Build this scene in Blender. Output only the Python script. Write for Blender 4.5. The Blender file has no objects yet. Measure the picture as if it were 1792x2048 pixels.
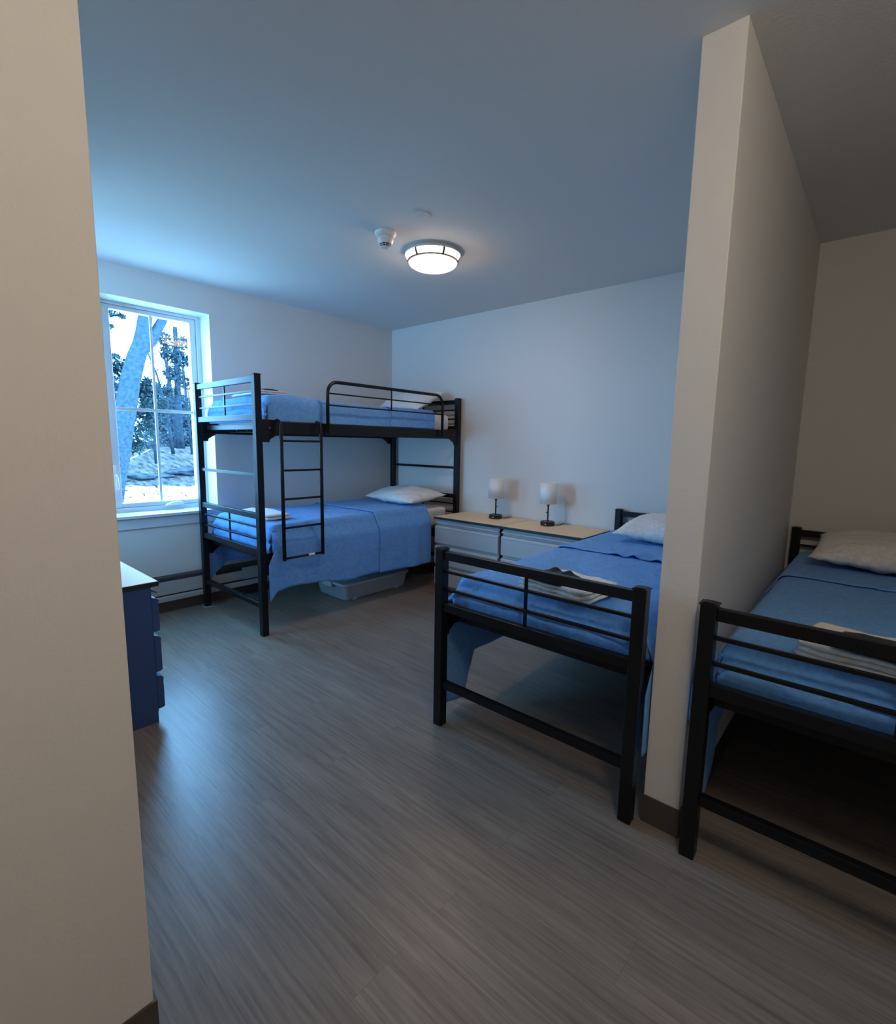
import bpy, bmesh, math, random
from mathutils import Vector, Matrix, noise
random.seed(7)
sc = bpy.context.scene
col = sc.collection
PI = math.pi

# ---------------------------------------------------------------- camera
cd = bpy.data.cameras.new('camera')
cam = bpy.data.objects.new('camera', cd)
col.objects.link(cam)
cd.sensor_fit = 'VERTICAL'
cd.sensor_height = 24.0
cd.lens = 986.4 / 2048 * 24.0
cd.clip_start = 0.02
cd.clip_end = 300
RT = Vector((0.75068, 0.66045, 0.01671))
UP = Vector((-0.10257, 0.09152, 0.99051))
FW = Vector((-0.65265, 0.74527, -0.13645))
M = Matrix((RT, UP, -FW)).transposed().to_4x4()
M.translation = Vector((4.0258, -3.6544, 1.31325))
cam.matrix_world = M
sc.camera = cam

# ---------------------------------------------------------------- world, lamps, exposure
sc.view_settings.view_transform = 'Standard'
sc.view_settings.look = 'None'
sc.view_settings.gamma = 1.0
sc.view_settings.use_curve_mapping = False
sc.view_settings.exposure = 0.0
sc.cycles.use_denoising = True
sc.cycles.max_bounces = 10
sc.cycles.diffuse_bounces = 6
sc.cycles.transparent_max_bounces = 16
sc.cycles.sample_clamp_indirect = 6.0
w = bpy.data.worlds.new('world')
sc.world = w
w.use_nodes = True
bg = w.node_tree.nodes['Background']
SKY = (0.205, 0.55, 1.0)
bg.inputs['Color'].default_value = (*SKY, 1)
bg.inputs['Strength'].default_value = 29.0


def light(name, kind, loc, energy, color=(1, 1, 1), size=0.1, rot=None):
    d = bpy.data.lights.new(name, kind)
    d.energy = energy
    d.color = color
    if kind == 'SUN':
        d.angle = size
    elif kind == 'POINT':
        d.shadow_soft_size = size
    o = bpy.data.objects.new(name, d)
    o.location = loc
    if rot:
        o.rotation_euler = rot
    col.objects.link(o)
    return o


# sun comes over the wood from the +Y side, grazing the window wall: it only reaches the sill
s = light('sun', 'SUN', (-8, 12, 10), 5.0, (1.0, 0.95, 0.88), 0.01)
s.rotation_euler = Vector((0.16, -0.80, -0.56)).to_track_quat('-Z', 'Y').to_euler()
# the portal only guides sampling of the sky through the window
for ploc, pdir in (((-0.25, -2.25, 1.53), (1, 0, 0)), ((0.47, -3.624, 1.53), (0, 1, 0))):
    pl = bpy.data.lights.new('window_portal', 'AREA')
    pl.shape = 'RECTANGLE'
    pl.size = 0.72
    pl.size_y = 1.5
    pl.cycles.is_portal = True
    po = bpy.data.objects.new('window_portal', pl)
    po.location = ploc
    po.rotation_euler = Vector(pdir).to_track_quat('-Z', 'Y').to_euler()
    col.objects.link(po)
# the entry's own ceiling lamp, above and behind the camera
HALL = light('entry_ceiling_light', 'POINT', (4.3, -3.3, 2.36), 24.5, (1.0, 0.85, 0.69), 0.17)


# ---------------------------------------------------------------- materials
def mat(name, color, rough=0.6, metal=0.0, spec=0.5, bump=None, var=None, emit=None, coat=0):
    m = bpy.data.materials.new(name)
    m.use_nodes = True
    nt = m.node_tree
    b = nt.nodes['Principled BSDF']
    b.inputs['Base Color'].default_value = (*color, 1)
    b.inputs['Roughness'].default_value = rough
    b.inputs['Metallic'].default_value = metal
    b.inputs['Specular IOR Level'].default_value = spec
    if coat:
        b.inputs['Coat Weight'].default_value = coat
    tc = nt.nodes.new('ShaderNodeTexCoord')
    if bump:
        sc_, st, dist = bump
        n = nt.nodes.new('ShaderNodeTexNoise')
        n.inputs['Scale'].default_value = sc_
        n.inputs['Detail'].default_value = 4
        nt.links.new(tc.outputs['Object'], n.inputs['Vector'])
        bp = nt.nodes.new('ShaderNodeBump')
        bp.inputs['Strength'].default_value = st
        bp.inputs['Distance'].default_value = dist
        nt.links.new(n.outputs['Fac'], bp.inputs['Height'])
        nt.links.new(bp.outputs['Normal'], b.inputs['Normal'])
    if var:
        sc_, amt = var
        n = nt.nodes.new('ShaderNodeTexNoise')
        n.inputs['Scale'].default_value = sc_
        n.inputs['Detail'].default_value = 5
        nt.links.new(tc.outputs['Object'], n.inputs['Vector'])
        r = nt.nodes.new('ShaderNodeValToRGB')
        r.color_ramp.elements[0].position = 0.3
        r.color_ramp.elements[1].position = 0.7
        r.color_ramp.elements[0].color = (*[c * (1 - amt) for c in color], 1)
        r.color_ramp.elements[1].color = (*[min(1, c * (1 + amt)) for c in color], 1)
        nt.links.new(n.outputs['Fac'], r.inputs['Fac'])
        nt.links.new(r.outputs['Color'], b.inputs['Base Color'])
    if emit:
        b.inputs['Emission Color'].default_value = (*emit[0], 1)
        b.inputs['Emission Strength'].default_value = emit[1]
    return m


def floor_material():
    m = bpy.data.materials.new('vinyl_plank')
    m.use_nodes = True
    nt = m.node_tree
    L = nt.links.new
    b = nt.nodes['Principled BSDF']
    tc = nt.nodes.new('ShaderNodeTexCoord')
    br = nt.nodes.new('ShaderNodeTexBrick')
    br.offset = 0.37
    br.inputs['Scale'].default_value = 1.0
    br.inputs['Brick Width'].default_value = 1.22
    br.inputs['Row Height'].default_value = 0.152
    br.inputs['Mortar Size'].default_value = 0.0009
    br.inputs['Mortar Smooth'].default_value = 0.2
    br.inputs['Bias'].default_value = 0.0
    br.inputs['Color1'].default_value = (0.0, 0.0, 0.0, 1)
    br.inputs['Color2'].default_value = (1, 1, 1, 1)
    br.inputs['Mortar'].default_value = (0.5, 0.5, 0.5, 1)
    L(tc.outputs['Object'], br.inputs['Vector'])
    # grain: noise stretched along x, shifted per plank
    sep = nt.nodes.new('ShaderNodeSeparateXYZ')
    L(tc.outputs['Object'], sep.inputs[0])
    mp = nt.nodes.new('ShaderNodeMapping')
    mp.inputs['Scale'].default_value = (2.6, 62.0, 1.0)
    L(tc.outputs['Object'], mp.inputs['Vector'])
    add = nt.nodes.new('ShaderNodeVectorMath')
    add.operation = 'ADD'
    sc3 = nt.nodes.new('ShaderNodeVectorMath')
    sc3.operation = 'SCALE'
    sc3.inputs['Scale'].default_value = 9.0
    L(br.outputs['Color'], sc3.inputs[0])
    L(mp.outputs[0], add.inputs[0])
    L(sc3.outputs[0], add.inputs[1])
    n1 = nt.nodes.new('ShaderNodeTexNoise')
    n1.inputs['Scale'].default_value = 1.3
    n1.inputs['Detail'].default_value = 9
    n1.inputs['Roughness'].default_value = 0.68
    n1.inputs['Distortion'].default_value = 0.35
    L(add.outputs[0], n1.inputs['Vector'])
    mp2 = nt.nodes.new('ShaderNodeMapping')
    mp2.inputs['Scale'].default_value = (1.2, 6.0, 1.0)
    L(tc.outputs['Object'], mp2.inputs['Vector'])
    n2 = nt.nodes.new('ShaderNodeTexNoise')
    n2.inputs['Scale'].default_value = 1.4
    n2.inputs['Detail'].default_value = 4
    L(mp2.outputs[0], n2.inputs['Vector'])
    r = nt.nodes.new('ShaderNodeValToRGB')
    e = r.color_ramp.elements
    e[0].position = 0.28
    e[0].color = (0.140, 0.115, 0.096, 1)
    e[1].position = 0.74
    e[1].color = (0.300, 0.252, 0.212, 1)
    k = e.new(0.5)
    k.color = (0.226, 0.188, 0.157, 1)
    L(n1.outputs['Fac'], r.inputs['Fac'])
    # gentle plank to plank and cloudy variation
    mx = nt.nodes.new('ShaderNodeMix')
    mx.data_type = 'RGBA'
    mx.blend_type = 'MULTIPLY'
    mx.inputs[0].default_value = 1.0
    mr = nt.nodes.new('ShaderNodeMapRange')
    mr.inputs['To Min'].default_value = 0.93
    mr.inputs['To Max'].default_value = 1.05
    L(br.outputs['Color'], mr.inputs['Value'])
    L(r.outputs['Color'], mx.inputs[6])
    L(mr.outputs[0], mx.inputs[7])
    mx2 = nt.nodes.new('ShaderNodeMix')
    mx2.data_type = 'RGBA'
    mx2.blend_type = 'MULTIPLY'
    mx2.inputs[0].default_value = 1.0
    mr2 = nt.nodes.new('ShaderNodeMapRange')
    mr2.inputs['From Min'].default_value = 0.3
    mr2.inputs['From Max'].default_value = 0.7
    mr2.inputs['To Min'].default_value = 0.88
    mr2.inputs['To Max'].default_value = 1.1
    L(n2.outputs['Fac'], mr2.inputs['Value'])
    L(mx.outputs[2], mx2.inputs[6])
    L(mr2.outputs[0], mx2.inputs[7])
    mx3 = nt.nodes.new('ShaderNodeMix')
    mx3.data_type = 'RGBA'
    mx3.inputs[7].default_value = (0.045, 0.04, 0.037, 1)
    sm = nt.nodes.new('ShaderNodeMath')
    sm.operation = 'MULTIPLY'
    sm.inputs[1].default_value = 0.25
    L(br.outputs['Fac'], sm.inputs[0])
    L(sm.outputs[0], mx3.inputs[0])
    L(mx2.outputs[2], mx3.inputs[6])
    L(mx3.outputs[2], b.inputs['Base Color'])
    b.inputs['Roughness'].default_value = 0.33
    b.inputs['Specular IOR Level'].default_value = 0.28
    bp = nt.nodes.new('ShaderNodeBump')
    bp.inputs['Strength'].default_value = 0.25
    bp.inputs['Distance'].default_value = 0.002
    L(n1.outputs['Fac'], bp.inputs['Height'])
    L(bp.outputs['Normal'], b.inputs['Normal'])
    return m


def fabric(name, color, weave=900, rough=0.9, wr=0.45, weave_s=0.25):
    m = bpy.data.materials.new(name)
    m.use_nodes = True
    nt = m.node_tree
    L = nt.links.new
    b = nt.nodes['Principled BSDF']
    b.inputs['Roughness'].default_value = rough
    b.inputs['Specular IOR Level'].default_value = 0.2
    b.inputs['Sheen Weight'].default_value = 0.12
    tc = nt.nodes.new('ShaderNodeTexCoord')
    n = nt.nodes.new('ShaderNodeTexNoise')
    n.inputs['Scale'].default_value = 60
    n.inputs['Detail'].default_value = 6
    L(tc.outputs['Object'], n.inputs['Vector'])
    r = nt.nodes.new('ShaderNodeValToRGB')
    r.color_ramp.elements[0].position = 0.3
    r.color_ramp.elements[1].position = 0.7
    r.color_ramp.elements[0].color = (*[c * 0.88 for c in color], 1)
    r.color_ramp.elements[1].color = (*[min(1, c * 1.1) for c in color], 1)
    L(n.outputs['Fac'], r.inputs['Fac'])
    L(r.outputs['Color'], b.inputs['Base Color'])
    v = nt.nodes.new('ShaderNodeTexNoise')
    v.inputs['Scale'].default_value = weave
    L(tc.outputs['Object'], v.inputs['Vector'])
    n2 = nt.nodes.new('ShaderNodeTexNoise')
    n2.inputs['Scale'].default_value = 7
    n2.inputs['Detail'].default_value = 5
    n2.inputs['Distortion'].default_value = 1.4
    L(tc.outputs['Object'], n2.inputs['Vector'])
    b1 = nt.nodes.new('ShaderNodeBump')
    b1.inputs['Strength'].default_value = weave_s
    b1.inputs['Distance'].default_value = 0.001
    b2 = nt.nodes.new('ShaderNodeBump')
    b2.inputs['Strength'].default_value = wr
    b2.inputs['Distance'].default_value = 0.03
    L(v.outputs['Fac'], b1.inputs['Height'])
    L(n2.outputs['Fac'], b2.inputs['Height'])
    L(b2.outputs['Normal'], b1.inputs['Normal'])
    L(b1.outputs['Normal'], b.inputs['Normal'])
    return m


M_wall = mat('wall_paint', (0.69, 0.665, 0.625), 0.75, spec=0.2, bump=(120, 0.35, 0.002))
M_ceil = mat('ceiling_paint', (0.70, 0.685, 0.66), 0.8, spec=0.2, bump=(120, 0.3, 0.002))
M_floor = floor_material()
M_base = mat('brown_vinyl_base', (0.075, 0.058, 0.046), 0.5, bump=(60, 0.05, 0.001))
M_trim = mat('white_window_trim', (0.62, 0.64, 0.65), 0.35)
M_black = mat('black_powder_coat', (0.006, 0.006, 0.007), 0.36, spec=0.3, bump=(900, 0.08, 0.0005))
M_blue = fabric('blue_blanket', (0.135, 0.355, 0.75))
M_white = fabric('white_cotton', (0.74, 0.72, 0.69), weave=1400, wr=0.18, weave_s=0.1)
M_towel = fabric('white_terry', (0.78, 0.76, 0.72), weave=500, wr=0.1, weave_s=0.6)
M_mask = fabric('black_cloth', (0.010, 0.010, 0.011), weave=600, wr=0.2)
M_tan = mat('tan_laminate', (0.88, 0.62, 0.37), 0.5, spec=0.3, var=(120, 0.05))
M_edge = mat('black_edge_band', (0.018, 0.017, 0.017), 0.4)
M_grey = mat('grey_laminate', (0.42, 0.44, 0.45), 0.45, var=(200, 0.03))
M_dark = mat('charcoal_laminate', (0.05, 0.048, 0.046), 0.5)
M_navy = mat('navy_laminate', (0.035, 0.075, 0.20), 0.5, var=(200, 0.05))
M_heater = mat('heater_enamel', (0.45, 0.44, 0.42), 0.5)
M_heatdark = mat('heater_slot', (0.02, 0.02, 0.02), 0.7)
M_shade = mat('lamp_shade_linen', (0.82, 0.80, 0.76), 0.9, spec=0.1, bump=(700, 0.2, 0.0006))
M_lampmetal = mat('lamp_black_metal', (0.012, 0.012, 0.012), 0.3)
M_plasticw = mat('white_plastic', (0.80, 0.79, 0.76), 0.4)
M_nickel = mat('brushed_nickel', (0.45, 0.42, 0.38), 0.35, metal=0.8)
M_glow = mat('lit_diffuser', (0.9, 0.88, 0.84), 0.4, emit=((1.0, 0.68, 0.44), 35.0))
M_glowband = mat('lit_band', (0.9, 0.88, 0.84), 0.4, emit=((1.0, 0.80, 0.60), 8.0))
M_trimgrey = mat('satin_trim', (0.07, 0.065, 0.06), 0.5)
M_sticker = mat('sticker_paper', (0.8, 0.78, 0.72), 0.6)
M_bark = mat('bark', (0.030, 0.044, 0.056), 0.95, spec=0.0, bump=(14, 0.9, 0.05), var=(16, 0.28))
M_barkthin = mat('thin_bark', (0.022, 0.030, 0.038), 0.95, spec=0.0, var=(9, 0.4))
M_leaf = mat('dark_leaf', (0.026, 0.040, 0.044), 0.7, spec=0.0, var=(3, 0.5))
M_leaf2 = mat('pale_twig', (0.050, 0.060, 0.068), 0.8, spec=0.0, var=(5, 0.6))


def ground_material():
    m = bpy.data.materials.new('litter_sunlit_shaded')
    m.use_nodes = True
    nt = m.node_tree
    L = nt.links.new
    b = nt.nodes['Principled BSDF']
    b.inputs['Roughness'].default_value = 0.95
    b.inputs['Specular IOR Level'].default_value = 0.0
    tc = nt.nodes.new('ShaderNodeTexCoord')
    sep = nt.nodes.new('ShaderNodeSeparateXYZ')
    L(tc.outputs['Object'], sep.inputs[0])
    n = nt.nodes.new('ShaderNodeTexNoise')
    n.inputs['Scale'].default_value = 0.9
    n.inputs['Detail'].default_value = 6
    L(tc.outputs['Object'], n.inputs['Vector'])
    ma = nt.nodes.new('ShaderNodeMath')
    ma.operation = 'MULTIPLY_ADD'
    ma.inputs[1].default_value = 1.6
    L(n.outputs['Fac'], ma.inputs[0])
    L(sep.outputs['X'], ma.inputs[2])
    r = nt.nodes.new('ShaderNodeMapRange')  # mask by x: painted sunlit strip near, painted shade band beyond
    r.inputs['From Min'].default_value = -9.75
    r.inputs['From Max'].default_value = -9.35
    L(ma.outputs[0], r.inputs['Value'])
    n2 = nt.nodes.new('ShaderNodeTexNoise')
    n2.inputs['Scale'].default_value = 5.5
    n2.inputs['Detail'].default_value = 8
    n2.inputs['Roughness'].default_value = 0.7
    mpg = nt.nodes.new('ShaderNodeMapping')
    mpg.inputs['Scale'].default_value = (0.42, 1.25, 1.0)
    L(tc.outputs['Object'], mpg.inputs['Vector'])
    L(mpg.outputs[0], n2.inputs['Vector'])
    c1 = nt.nodes.new('ShaderNodeValToRGB')  # near strip: brown leaf marks on litter coloured pale as sunlit
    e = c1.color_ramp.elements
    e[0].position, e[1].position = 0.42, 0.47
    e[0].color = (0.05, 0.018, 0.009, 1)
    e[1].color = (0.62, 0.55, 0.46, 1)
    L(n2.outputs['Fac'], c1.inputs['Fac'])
    c2 = nt.nodes.new('ShaderNodeValToRGB')  # far band: shade of the trees put into the colour as dark tones
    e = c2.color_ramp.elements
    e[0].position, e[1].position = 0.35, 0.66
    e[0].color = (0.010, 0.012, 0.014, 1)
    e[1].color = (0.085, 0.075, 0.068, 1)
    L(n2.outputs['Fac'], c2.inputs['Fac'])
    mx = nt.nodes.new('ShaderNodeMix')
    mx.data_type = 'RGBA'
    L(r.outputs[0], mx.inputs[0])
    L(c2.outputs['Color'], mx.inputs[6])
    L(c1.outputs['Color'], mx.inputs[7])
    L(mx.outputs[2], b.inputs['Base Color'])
    return m


def glass_material():
    m = bpy.data.materials.new('window_glass')
    m.use_nodes = True
    nt = m.node_tree
    nt.nodes.remove(nt.nodes['Principled BSDF'])
    out = nt.nodes['Material Output']
    t = nt.nodes.new('ShaderNodeBsdfTransparent')
    t.inputs['Color'].default_value = (0.95, 0.97, 0.98, 1)
    g = nt.nodes.new('ShaderNodeBsdfGlossy')
    g.inputs['Roughness'].default_value = 0.02
    mx = nt.nodes.new('ShaderNodeMixShader')
    mx.inputs[0].default_value = 0.01
    nt.links.new(t.outputs[0], mx.inputs[1])
    nt.links.new(g.outputs[0], mx.inputs[2])
    nt.links.new(mx.outputs[0], out.inputs['Surface'])
    return m


def tote_material(name, color, alpha):
    m = mat(name, color, 0.35)
    m.node_tree.nodes['Principled BSDF'].inputs['Alpha'].default_value = alpha
    return m


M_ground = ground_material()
M_glass = glass_material()
M_tote = tote_material('clear_grey_plastic', (0.36, 0.40, 0.42), 0.88)
M_totelid = mat('milky_plastic', (0.45, 0.50, 0.52), 0.3)


# ---------------------------------------------------------------- mesh helpers
def box(bm, x0, x1, y0, y1, z0, z1):
    vs = [bm.verts.new((x, y, z)) for z in (z0, z1) for y in (y0, y1) for x in (x0, x1)]
    for f in ((0, 2, 3, 1), (4, 5, 7, 6), (0, 1, 5, 4), (2, 6, 7, 3), (0, 4, 6, 2), (1, 3, 7, 5)):
        bm.faces.new([vs[i] for i in f])


def prism(bm, pts, axis, a0, a1):
    """pts: 2d outline in the two other axes; extruded along axis from a0 to a1"""
    def P(p, a):
        if axis == 'x':
            return (a, p[0], p[1])
        if axis == 'y':
            return (p[0], a, p[1])
        return (p[0], p[1], a)
    A = [bm.verts.new(P(p, a0)) for p in pts]
    B = [bm.verts.new(P(p, a1)) for p in pts]
    n = len(pts)
    for i in range(n):
        bm.faces.new((A[i], A[(i + 1) % n], B[(i + 1) % n], B[i]))
    bm.faces.new(A[::-1])
    bm.faces.new(B)


def tube(bm, pts, r, seg=10, cap=True):
    pts = [Vector(p) for p in pts]
    if not isinstance(r, (list, tuple)):
        r = [r] * len(pts)
    rings = []
    ref = None
    for i, p in enumerate(pts):
        if i == 0:
            d = pts[1] - p
        elif i == len(pts) - 1:
            d = p - pts[i - 1]
        else:
            d = (pts[i + 1] - p).normalized() + (p - pts[i - 1]).normalized()
        d.normalize()
        if ref is None:
            ref = Vector((0, 0, 1)) if abs(d.z) < 0.9 else Vector((1, 0, 0))
        a = d.cross(ref).normalized()
        ref = a.cross(d).normalized()
        rings.append([bm.verts.new(p + (a * math.cos(t) + ref * math.sin(t)) * r[i]) for t in [2 * PI * k / seg for k in range(seg)]])
    for A, B in zip(rings, rings[1:]):
        for k in range(seg):
            bm.faces.new((A[k], A[(k + 1) % seg], B[(k + 1) % seg], B[k]))
    if cap:
        bm.faces.new(rings[0][::-1])
        bm.faces.new(rings[-1])


def lathe(bm, prof, cx, cy, seg=40, closed=False):
    """prof: list of (r, z)"""
    rings = []
    for r, z in prof:
        if r < 1e-6:
            rings.append([bm.verts.new((cx, cy, z))])
        else:
            rings.append([bm.verts.new((cx + r * math.cos(2 * PI * k / seg), cy + r * math.sin(2 * PI * k / seg), z)) for k in range(seg)])
    for A, B in zip(rings, rings[1:]):
        for k in range(seg):
            a = [A[k % len(A)], A[(k + 1) % len(A)]] if len(A) > 1 else [A[0]]
            b = [B[(k + 1) % len(B)], B[k % len(B)]] if len(B) > 1 else [B[0]]
            if len(a) + len(b) > 2:
                bm.faces.new(a + b)


def obj(name, bm, m, parent=None, smooth=False, bevel=0, solid=0, subsurf=0, origin=None):
    bmesh.ops.recalc_face_normals(bm, faces=bm.faces)
    me = bpy.data.meshes.new(name)
    bm.to_mesh(me)
    bm.free()
    if origin is not None:
        me.transform(Matrix.Translation(-Vector(origin)))
    for mm in (m if isinstance(m, (list, tuple)) else [m]):
        me.materials.append(mm)
    if smooth:
        me.shade_smooth()
    o = bpy.data.objects.new(name, me)
    col.objects.link(o)
    if origin is not None:
        o.location = origin
    if parent:
        o.parent = parent
    if solid:
        md = o.modifiers.new('solid', 'SOLIDIFY')
        md.thickness = solid
        md.offset = 1
    if bevel:
        md = o.modifiers.new('bevel', 'BEVEL')
        md.width = bevel
        md.segments = 2
        md.limit_method = 'ANGLE'
    if subsurf:
        md = o.modifiers.new('sub', 'SUBSURF')
        md.levels = subsurf
        md.render_levels = subsurf
    return o


def B():
    return bmesh.new()


def struct(name, bm, m, parent=None, **k):
    o = obj(name, bm, m, parent, **k)
    if not parent:
        o['kind'] = 'structure'
    return o


def tag(o, label, cat, group=None):
    o['label'] = label
    o['category'] = cat
    if group:
        o['group'] = group
    return o


def thing(name, loc, label, cat, group=None):
    o = bpy.data.objects.new(name, None)
    o.empty_display_size = 0.1
    o.location = loc
    col.objects.link(o)
    return tag(o, label, cat, group)


def copy_tree(o, parent=None):
    c = o.copy()
    col.objects.link(c)
    c.parent = parent
    for ch in [q for q in bpy.data.objects if q.parent == o]:
        copy_tree(ch, c)
    return c


def nz(x, y, z=0.0):
    return noise.noise(Vector((x, y, z)))


# ---------------------------------------------------------------- room
H = 2.486
WT = 0.20          # outer wall thickness
XR = 4.72          # right wall
YB = -6.2          # back of the entry
PX0, PX1, PY = 3.5092, 3.6276, -1.9891
LX, LY = 2.9506, -3.3742
WY0, WY1, WZ0, WZ1 = -2.612, -1.893, 0.765, 2.278   # window opening

bm = B(); box(bm, -WT, XR + .12, YB - .12, .14, -0.12, 0.0)
struct('floor', bm, M_floor)
bm = B(); box(bm, -WT, XR + .12, YB - .12, .14, H, H + 0.12)
struct('ceiling', bm, M_ceil)
bm = B()
box(bm, -WT, 0, LY - .12, WY0, 0, H)
box(bm, -WT, 0, WY1, 0.14, 0, H)
box(bm, -WT, 0, WY0, WY1, 0, WZ0 - .02)
box(bm, -WT, 0, WY0, WY1, WZ1, H)
struct('wall_left', bm, M_wall)
bm = B(); box(bm, 0, XR + .12, 0, .14, 0, H)
struct('wall_back', bm, M_wall)
bm = B(); box(bm, XR, XR + .12, YB, 0, 0, H)
struct('wall_right', bm, M_wall)
bm = B(); box(bm, LX, XR + .12, YB - .12, YB, 0, H)
struct('wall_entry', bm, M_wall)
bm = B(); box(bm, PX0, PX1, PY, 0, 0, H)
struct('wall_partition', bm, M_wall, bevel=0.003)
bm = B()
FX0, FX1 = .47 - .3595, .47 + .3595
box(bm, -WT, FX0, LY - WT, LY, 0, H)
box(bm, FX1, LX - .12, LY - WT, LY, 0, H)
box(bm, FX0, FX1, LY - WT, LY, 0, WZ0 - .02)
box(bm, FX0, FX1, LY - WT, LY, WZ1, H)
box(bm, LX - .12, LX, YB, LY, 0, H)
struct('wall_front', bm, M_wall, bevel=0.002)

BH, BT = 0.101, 0.006
bm = B(); box(bm, 0, BT, LY, 0, 0, BH * .84); struct('baseboard_left', bm, M_base)
bm = B(); box(bm, BT, PX0 - BT, -BT, 0, 0, BH); struct('baseboard_back', bm, M_base)
bm = B(); box(bm, PX1 + BT, XR, -BT, 0, 0, BH); struct('baseboard_alcove', bm, M_base)
bm = B()
prism(bm, [(PX0 - BT, -.006), (PX0 - BT, PY + .004), (PX0 - .003, PY - BT), (PX1 + .003, PY - BT), (PX1 + BT, PY + .004),
           (PX1 + BT, -.006), (PX1 + .0005, -.006), (PX1 + .0005, PY - .0005), (PX0 - .0005, PY - .0005), (PX0 - .0005, -.006)], 'z', 0, BH)
struct('baseboard_partition', bm, M_base)
bm = B()
box(bm, BT, LX + BT, LY, LY + BT, 0, BH)
box(bm, LX, LX + BT, YB, LY, 0, BH)
struct('baseboard_front', bm, M_base)

# ---------------------------------------------------------------- window
root = bpy.data.objects.new('window_1', None)
root.location = (0, (WY0 + WY1) / 2, WZ0)
root['kind'] = 'structure'
col.objects.link(root)
oy, oz = root.location.y, root.location.z


def wpart(name, bm, m, par=root, **k):
    o = obj(name, bm, m, None, **k)
    if par is root:
        o.parent = root
        o.location = (0, -oy, -oz)
    else:
        o.parent = par
    return o


# lining boards of the recess
bm = B()
t = 0.004
box(bm, -.17, .0, WY0, WY0 + t, WZ0, WZ1)
box(bm, -.17, .0, WY1 - t, WY1, WZ0, WZ1)
box(bm, -.17, .0, WY0 + t, WY1 - t, WZ1 - t, WZ1)
wpart('window_lining', bm, M_trim)
# outer frame
fx0, fx1 = -.245, -.168
fw_ = .032
bm = B()
box(bm, fx0, fx1, WY0 + t, WY0 + t + fw_, WZ0, WZ1 - t)
box(bm, fx0, fx1, WY1 - t - fw_, WY1 - t, WZ0, WZ1 - t)
box(bm, fx0, fx1, WY0 + t + fw_, WY1 - t - fw_, WZ1 - t - .022, WZ1 - t)
box(bm, fx0, fx1, WY0 + t + fw_, WY1 - t - fw_, WZ0, WZ0 + .035)
wf = wpart('window_frame', bm, M_trim, bevel=.002)
# casement sash
sy0, sy1, sz0, sz1 = WY0 + t + fw_ + .003, WY1 - t - fw_ - .003, WZ0 + .037, WZ1 - t - .024
gy0, gy1, gz0, gz1 = -2.515, -1.975, .835, 2.222
bm = B()
box(bm, -.235, -.18, sy0, gy0, sz0, sz1)
box(bm, -.235, -.18, gy1, sy1, sz0, sz1)
box(bm, -.235, -.18, gy0, gy1, gz1, sz1)
box(bm, -.235, -.18, gy0, gy1, sz0, gz0)
sash = wpart('sash', bm, M_trim, bevel=.003)
bm = B(); box(bm, -.211, -.207, gy0, gy1, gz0, gz1)
wpart('window_pane', bm, M_glass, par=sash)
bm = B()
my = (gy0 + gy1) / 2
box(bm, -.206, -.196, my - .009, my + .009, gz0, 1.518)
box(bm, -.206, -.196, my - .009, my + .009, 1.540, gz1)
box(bm, -.2065, -.195, gy0, gy1, 1.518, 1.540)
wpart('muntin', bm, M_trim, par=sash, bevel=.001)
# stool and apron
bm = B()
box(bm, -.168, .045, WY0, WY1, WZ0 - .02, WZ0 + .001)
box(bm, .0, .045, WY0 - .06, WY0, WZ0 - .02, WZ0 + .001)
box(bm, .0, .045, WY1, WY1 + .06, WZ0 - .02, WZ0 + .001)
wpart('window_sill', bm, M_trim, bevel=.002)
bm = B(); box(bm, .0, .016, WY0 - .04, WY1 + .04, WZ0 - .10, WZ0 - .02)
wpart('apron', bm, M_trim, bevel=.002)
# crank operator and side latch
bm = B()
prism(bm, [(-2.235, .801), (-2.10, .801), (-2.10, .812), (-2.13, .824), (-2.18, .826), (-2.215, .816)], 'x', -.168, -.135)
tube(bm, [(-.14, -2.12, .822), (-.128, -2.15, .828), (-.124, -2.21, .818)], .006, 8)
wpart('crank_handle', bm, M_plasticw, bevel=.003, smooth=False)
bm = B()
box(bm, -.17, -.158, -2.567, -2.548, .93, 1.12)
tube(bm, [(-.156, -2.556, 1.05), (-.142, -2.548, 1.03), (-.138, -2.545, .97), (-.146, -2.548, .94)], .007, 8)
wpart('sash_latch', bm, M_plasticw, bevel=.002)

win2 = copy_tree(root)
win2.name = 'window_2'
win2['kind'] = 'structure'
win2.location = (.47, LY, WZ0)
win2.rotation_euler = (0, 0, PI / 2)

# ---------------------------------------------------------------- electric baseboard heater along the window wall
hy0, hy1 = -3.30, -.06
ht = thing('baseboard_heater', (0.007, (hy0 + hy1) / 2, .085), 'long grey baseboard heater running under the window and behind the bunk bed', 'heater')
hoff = -ht.location


def hpart(name, bm, m, **k):
    o = obj(name, bm, m, ht, **k)
    o.location = hoff
    return o


bm = B()
prism(bm, [(.007, .262), (.040, .256), (.044, .250), (.050, .250), (.053, .274), (.048, .281), (.007, .286)], 'y', hy0, hy1)
hpart('heater_cover', bm, M_dark)
bm = B()
# front panel with slots cut as separate lengths
segs = [(hy0, -1.96), (-1.74, hy1)]
for a, b in segs:
    box(bm, .040, .050, a, b, .145, .248)
box(bm, .040, .050, -1.96, -1.74, .150, .225)
prism(bm, [(.044, .088), (.052, .092), (.052, .126), (.044, .134), (.040, .134), (.040, .088)], 'y', hy0, hy1)
hpart('heater_panel', bm, M_heater, bevel=.002)
bm = B()
box(bm, .008, .036, hy0 + .005, hy1 - .005, .088, .262)
hpart('heater_core', bm, M_heatdark)

# ---------------------------------------------------------------- beds
W, P, LEN = 0.94, 0.045, 2.036


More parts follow.
